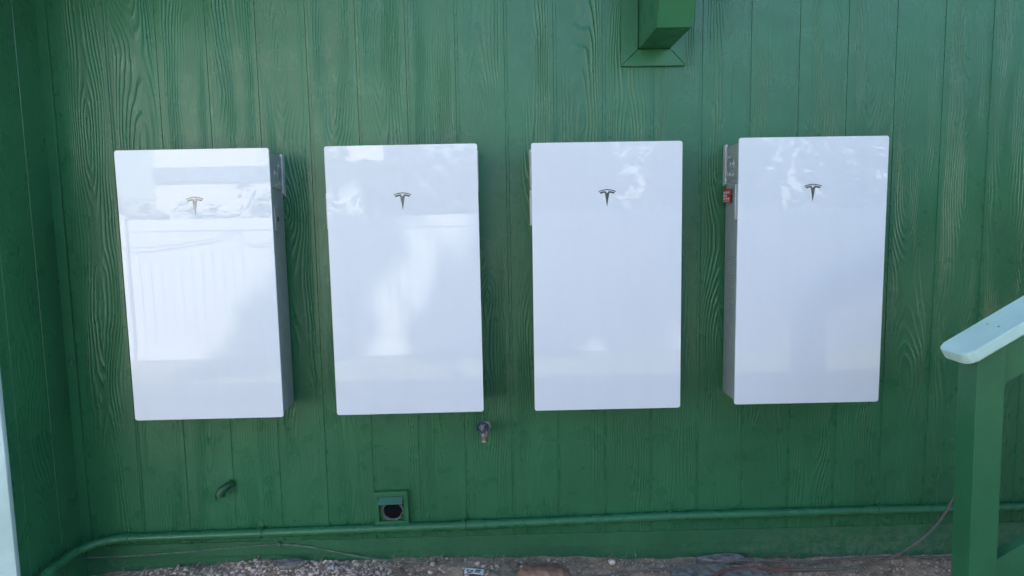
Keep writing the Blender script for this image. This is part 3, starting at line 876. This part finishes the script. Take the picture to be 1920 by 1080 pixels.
blades(26, lambda: random.uniform(-1.3, 1.2), lambda: -random.uniform(0.006, 0.05), (0.04, 0.085), (0.0006, 0.0013), M['straw'], 'grass_stalks', 'scattered dry grass stalks leaning on the foundation', 'grass', (0.6, 1.3))

def twig(x, y, l, a, lab, r=0.0028):
    P = [(x, y, gz(x, y) + 0.012), (x + l * .5 * math.cos(a), y + l * .5 * math.sin(a), gz(x, y) + 0.016), (x + l * math.cos(a), y + l * math.sin(a), gz(x, y) + 0.010)]
    t = MB().tube(smooth_path(P, 5), [r * (1 - .5 * k / 10) for k in range(11)], 7)
    e = P[1]
    t.tube([e, (e[0] + l * .25 * math.cos(a + .5), e[1] + l * .25 * math.sin(a + .5), e[2] + 0.006)], [r * .7, r * .3], 6)
    return tag(t.build('twig', M['straw']), lab, 'twig')
twig(0.455, -0.05, 0.20, R(212), 'pale forked twig lying left of the cream stone')
twig(0.47, -0.02, 0.11, R(205), 'short thin twig touching the pale forked twig')
twig(-0.84, -0.02, 0.07, R(70), 'short straw twig leaning at the gravel near the cable')
# litter
lt = tag(empty('paper_label', (-0.140, -0.145, gz(-.14, -.14) + 0.014), (R(22), R(4), R(-4))), 'torn white printed label lying in the gravel', 'litter')
MB().box(-0.042, 0.042, -0.014, 0.014, 0, 0.0012).build('sheet', M['litter'], lt, smooth=False)
for a, b, y in ((-0.034, -0.022, 0.003), (-0.018, -0.004, 0.001), (0.002, 0.026, -0.003), (-0.03, -0.012, -0.007), (0.006, 0.03, 0.006)):
    MB().box(a, b, y - 0.0028, y + 0.0028, 0.0013, 0.0018).build('print', M['dark'], lt, smooth=False)
sv = [(-0.016, -0.01, 0), (0.0, -0.013, 0.008), (0.015, -0.006, 0.002), (0.012, 0.009, 0.012), (-0.003, 0.013, 0.003), (-0.014, 0.006, 0.009), (0.0, 0.0, 0.014)]
sf = [(0, 1, 6), (1, 2, 6), (2, 3, 6), (3, 4, 6), (4, 5, 6), (5, 0, 6)]
o = pydata('crumpled_scrap', sv, sf, M['litter']); o.location = (-0.775, -0.10, gz(-.775, -.1) + 0.012)
tag(o, 'crumpled bluish white scrap on the gravel', 'litter')

# ------------------------------------------------------------------ behind the viewer, mirrored in the glass: fence
FY, FB = -5.6, -0.19
fence = tag(empty('vinyl_fence', (0, FY, FB)), 'white vinyl privacy fence mirrored in the cabinet fronts', 'fence')
posts = [-9.57, -7.01, -4.45, -1.89, 0.67, 3.23, 5.79, 8.35]
pm = MB().box(-0.066, 0.066, -0.066, 0.066, -0.2, 1.735, 0.006).mesh('post', M['vinyl'])
cm = MB().prism([(-0.078, -0.078), (0.078, -0.078), (0.078, 0.078), (-0.078, 0.078)], 1.736, 1.772, axis='z', bev=0.01).mesh('cap', M['vinyl'])
pw = 0.1178
pk = MB().prism([(-pw / 2, -0.011), (-pw / 2, 0.001), (-pw / 2 + 0.006, 0.011), (pw / 2 - 0.006, 0.011), (pw / 2, 0.001), (pw / 2, -0.011)], 0.0, 1.60, axis='z').mesh('picket', M['vinyl'], smooth=False)
rm = MB().box(0.068, 2.492, -0.024, 0.024, 0, 0.135, 0.004).mesh('rail', M['vinyl'])
for i, x in enumerate(posts):
    p = link('post', pm, fence, (x, 0, 0))
    link('cap', cm, p)
    if i < len(posts) - 1:
        link('rail', rm, fence, (x, 0, 0.03)); link('rail', rm, fence, (x, 0, 1.575))
        nn = 20
        step = (2.56 - 0.142) / nn
        for k in range(nn):
            q = link('picket', pk, fence, (x + 0.071 + step * (k + 0.5), 0, 0.05)); q.scale.x = (step - 0.002) / pw
fc = MB().tube(smooth_path([(-4.6, FY + 0.10, 1.22), (-4.1, FY + .06, 1.20), (-3.4, FY + .05, 1.28), (-3.1, FY + .05, 1.38), (-2.95, FY + .05, 1.22), (-2.5, FY + .05, 1.27), (-2.0, FY + .05, 1.42)]), 0.006, 6).build('fence_cable', M['cord'])
tag(fc, 'thin dark cable looped along the white fence, seen mirrored', 'cable')

# neighbouring house
NY = -8.6
nh = tag(empty('neighbour_house', (-4.2, NY, -0.2)), 'sunlit cream neighbouring house mirrored in the left cabinets', 'house')
def nb(name, x0, x1, y0, y1, z0, z1, mat): return MB().box(x0 + 4.2, x1 + 4.2, y0 - NY, y1 - NY, z0 + .2, z1 + .2).build(name, mat, nh, smooth=False)
nb('wall', -5.50, -1.85, NY - 5, NY, -0.2, 5.6, M['stucco'])
nb('shade_band', -5.51, -1.84, NY + 0.001, NY + 0.04, 2.12, 2.36, M['bandpaint'])  # band of shade on the wall, built as a blue-grey strip
nb('corner_board', -1.99, -1.835, NY + 0.001, NY + 0.03, 2.37, 5.5, M['vinyl'])
wdw = nb('window', -4.6, -3.6, NY + 0.001, NY + 0.03, 3.3, 4.7, M['glassdark'])
MB().box(-0.45, 0.65, NY + 0.031 - NY, NY + 0.06 - NY, 3.42, 3.50).build('sill', M['vinyl'], wdw, smooth=False)
MB().prism([(-2.2, 5.55), (0.0, 7.2), (2.6, 5.55)], -5.4, 0.45, axis='y').build('roof', M['roof'], nh, smooth=False)

# ------------------------------------------------------------------ foliage
def leaf_cloud(blobs, n, size, aspect=0.5):
    """leaf-sized bent quads spread through a set of ellipsoids (cx,cy,cz,rx,ry,rz)"""
    v, f = [], []
    vol = np.array([(b[3] * b[4] * b[5]) ** 0.67 for b in blobs]); vol = vol / vol.sum()
    for bi, b in enumerate(blobs):
        k = int(n * vol[bi])
        d = rng.normal(size=(k, 3)); d /= np.linalg.norm(d, axis=1)[:, None]
        rad = rng.uniform(0.25, 1.0, k) ** 0.45
        c = np.array(b[:3]) + d * rad[:, None] * np.array(b[3:6])
        for i in range(k):
            q = Vector(rng.normal(size=3)).normalized()
            nrm = (Vector(d[i]) * 0.6 + Vector((0, 0, 0.5)) + q * 0.7).normalized()
            u = nrm.orthogonal().normalized(); a = rng.uniform(0, 6.28)
            u = (u * math.cos(a) + nrm.cross(u) * math.sin(a)); w2 = nrm.cross(u)
            s = size * rng.uniform(0.6, 1.3)
            p = Vector(c[i]); bb = len(v)
            v += [p - u * s, p + w2 * s * aspect - nrm * s * .15, p + u * s, p - w2 * s * aspect - nrm * s * .15]
            f.append((bb, bb + 1, bb + 2, bb + 3))
    return v, f
def bush(name, loc, blobs, n, size, lab, cat='bush', trunk=None, grp=None):
    t = tag(empty(name, loc), lab, cat, grp)
    v, f = leaf_cloud(blobs, n, size)
    pydata('crown', v, f, M['leaf'], t)
    if trunk:
        MB().tube([(0, 0, 0), (0.1, 0, trunk * .5), (-0.1, 0.1, trunk)], [trunk * .035 + .03, trunk * .028 + .02, trunk * .016 + .01], 10).build('trunk', M['bark'], t)
        for k in range(5):
            a = k * 1.26; b = blobs[k % len(blobs)]
            MB().tube([(0, 0, trunk * .75), ((b[0]) * .5, b[1] * .5, (trunk * .75 + b[2]) / 2), (b[0], b[1], b[2])], [trunk * .015 + .01, trunk * .01 + .008, .01], 7).build('limb', M['bark'], t)
    else:
        for k in range(4):
            b = blobs[k % len(blobs)]
            MB().tube([(0, 0, 0), (b[0] * .6 + .1 * (k - 1.5), b[1] * .6, b[2] * .6), (b[0] + .1 * (k - 1.5), b[1], b[2])], [.03, .022, .008], 6).build('stem', M['bark'], t)
    return t
bush('hedge_bush', (-5.0, -6.7, -0.2), [(0, 0, 1.3, .9, .5, .75), (-.9, 0, 1.9, .8, .5, 1.3), (-1.6, -.6, 2.6, .9, .6, 1.6), (.9, .1, 1.45, .7, .5, .55)], 2600, 0.075, 'leafy bush above the fence at the left of the leftmost mirror image', 'bush')
bush('loose_shrub', (-2.85, -7.0, -0.2), [(0, 0, 1.9, .75, .5, .9), (.35, 0, 2.9, .55, .5, .7), (-.6, .1, 1.4, .7, .5, .5)], 1500, 0.07, 'loose wispy shrub in front of the cream house wall', 'shrub')
for i, (x, y, s, lab) in enumerate([(-0.2, -7.4, 1.0, 'broad dark bush mirrored in the second cabinet'), (1.9, -7.3, 1.1, 'broad dark bush mirrored in the third cabinet'), (4.2, -7.4, 1.15, 'broad dark bush mirrored in the rightmost cabinet'), (6.6, -4.6, 1.5, 'broad dark bush out of view at the right, added to block side light')]):  # last bush is unseen, added to darken the left return wall
    bush('broad_bush', (x, y, -0.2), [(0, 0, 1.5 * s, 1.2 * s, .8, 1.3 * s), (.9, .2, 2.1 * s, .8, .7, .8 * s), (-.9, -.1, 2.0 * s, .8, .6, .9 * s)], 2600, 0.11, lab)
def palm(loc, h, nf, fl, lab):
    t = tag(empty('palm', loc), lab, 'palm')
    MB().tube([(0, 0, 0), (.05, 0, h * .5), (0, .05, h)], [.10, .08, .07], 10).build('trunk', M['bark'], t)
    for k in range(nf):
        a = 2 * math.pi * k / nf + random.uniform(-.2, .2); el = random.uniform(.1, 1.0)
        v, f = [], []
        prev = None
        pts = []
        for j in range(15):
            s = j / 14
            r_ = fl * s * math.cos(el) ; z = h + fl * s * math.sin(el) - fl * .75 * s * s
            pts.append(Vector((r_ * math.cos(a), r_ * math.sin(a), z)))
        sd_ = Vector((-math.sin(a), math.cos(a), 0))
        for j in range(1, 15):
            dirv = (pts[j] - pts[j - 1]).normalized()
            ll = fl * .34 * math.sin(math.pi * (0.12 + 0.85 * j / 14)) + .04
            for sg in (-1, 1):
                for q in (0, .5):
                    p = pts[j - 1].lerp(pts[j], q)
                    tip = p + (sd_ * sg * .8 + dirv * .6 + Vector((0, 0, -.25))) * ll
                    bb = len(v); wv = dirv * .016
                    v += [p - wv, p + wv, tip]; f.append((bb, bb + 1, bb + 2))
        for j in range(14):
            bb = len(v); wv = sd_ * .012
            v += [pts[j] - wv, pts[j] + wv, pts[j + 1] + wv, pts[j + 1] - wv]; f.append((bb, bb + 1, bb + 2, bb + 3))
        pydata('frond', v, f, M['palm'], t)
palm((-1.75, -6.7, -0.2), 2.2, 13, 1.25, 'small feathery palm beside the cream house, mirrored in the second cabinet')
palm((0.45, -6.6, -0.2), 2.5, 13, 1.4, 'feathery palm above the fence, mirrored left in the third cabinet')

# big shade tree behind the house: its shade falls over the right of the fence
def back(x, z, y):      # crown point whose shade lands at (x, FY, z)
    t = (y - FY) / SUNV.y
    return Vector((x, FY, z)) + SUNV * t
tb = []
base = Vector((0.4, 9.5, -0.2))
for fx_, fz_, yy, r_ in ((-3.0, -0.55, 9.1, .5), (-2.6, -0.15, 9.2, .62), (-2.15, 0.45, 9.4, .6), (-1.65, 1.40, 9.6, .52), (-1.15, 2.1, 9.6, .45), (-2.0, 2.6, 9.9, .6), (-0.30, 0.35, 9.3, .60), (-0.75, -0.1, 9.3, .38), (0.45, 1.05, 9.6, .75), (0.5, 0.15, 9.4, .5), (0.3, 2.6, 9.9, 1.0), (1.5, 1.0, 9.3, .95), (2.9, 0.95, 9.5, .95), (4.3, 1.0, 9.4, .95), (5.7, 1.0, 9.5, .95), (1.9, 2.6, 9.8, 1.1), (3.6, 2.6, 9.8, 1.1), (5.3, 2.6, 9.8, 1.1)):
    p = back(fx_, fz_, yy) - base
    tb.append((p.x, p.y, p.z, r_, r_, r_ * .95))
bush('shade_tree', base, tb, 12000, 0.16, 'tall tree behind the house that shades the white fence', 'tree', 9.0)

# lawn blades on the sunlit strip near the fence
blades(16000, lambda: random.uniform(-5.6, 4.6), lambda: -random.uniform(3.5, 5.55), (0.04, 0.09), (0.002, 0.004), M['grass'], 'lawn_grass', 'short lawn grass in front of the white fence', 'grass', (0.7, 1.5))
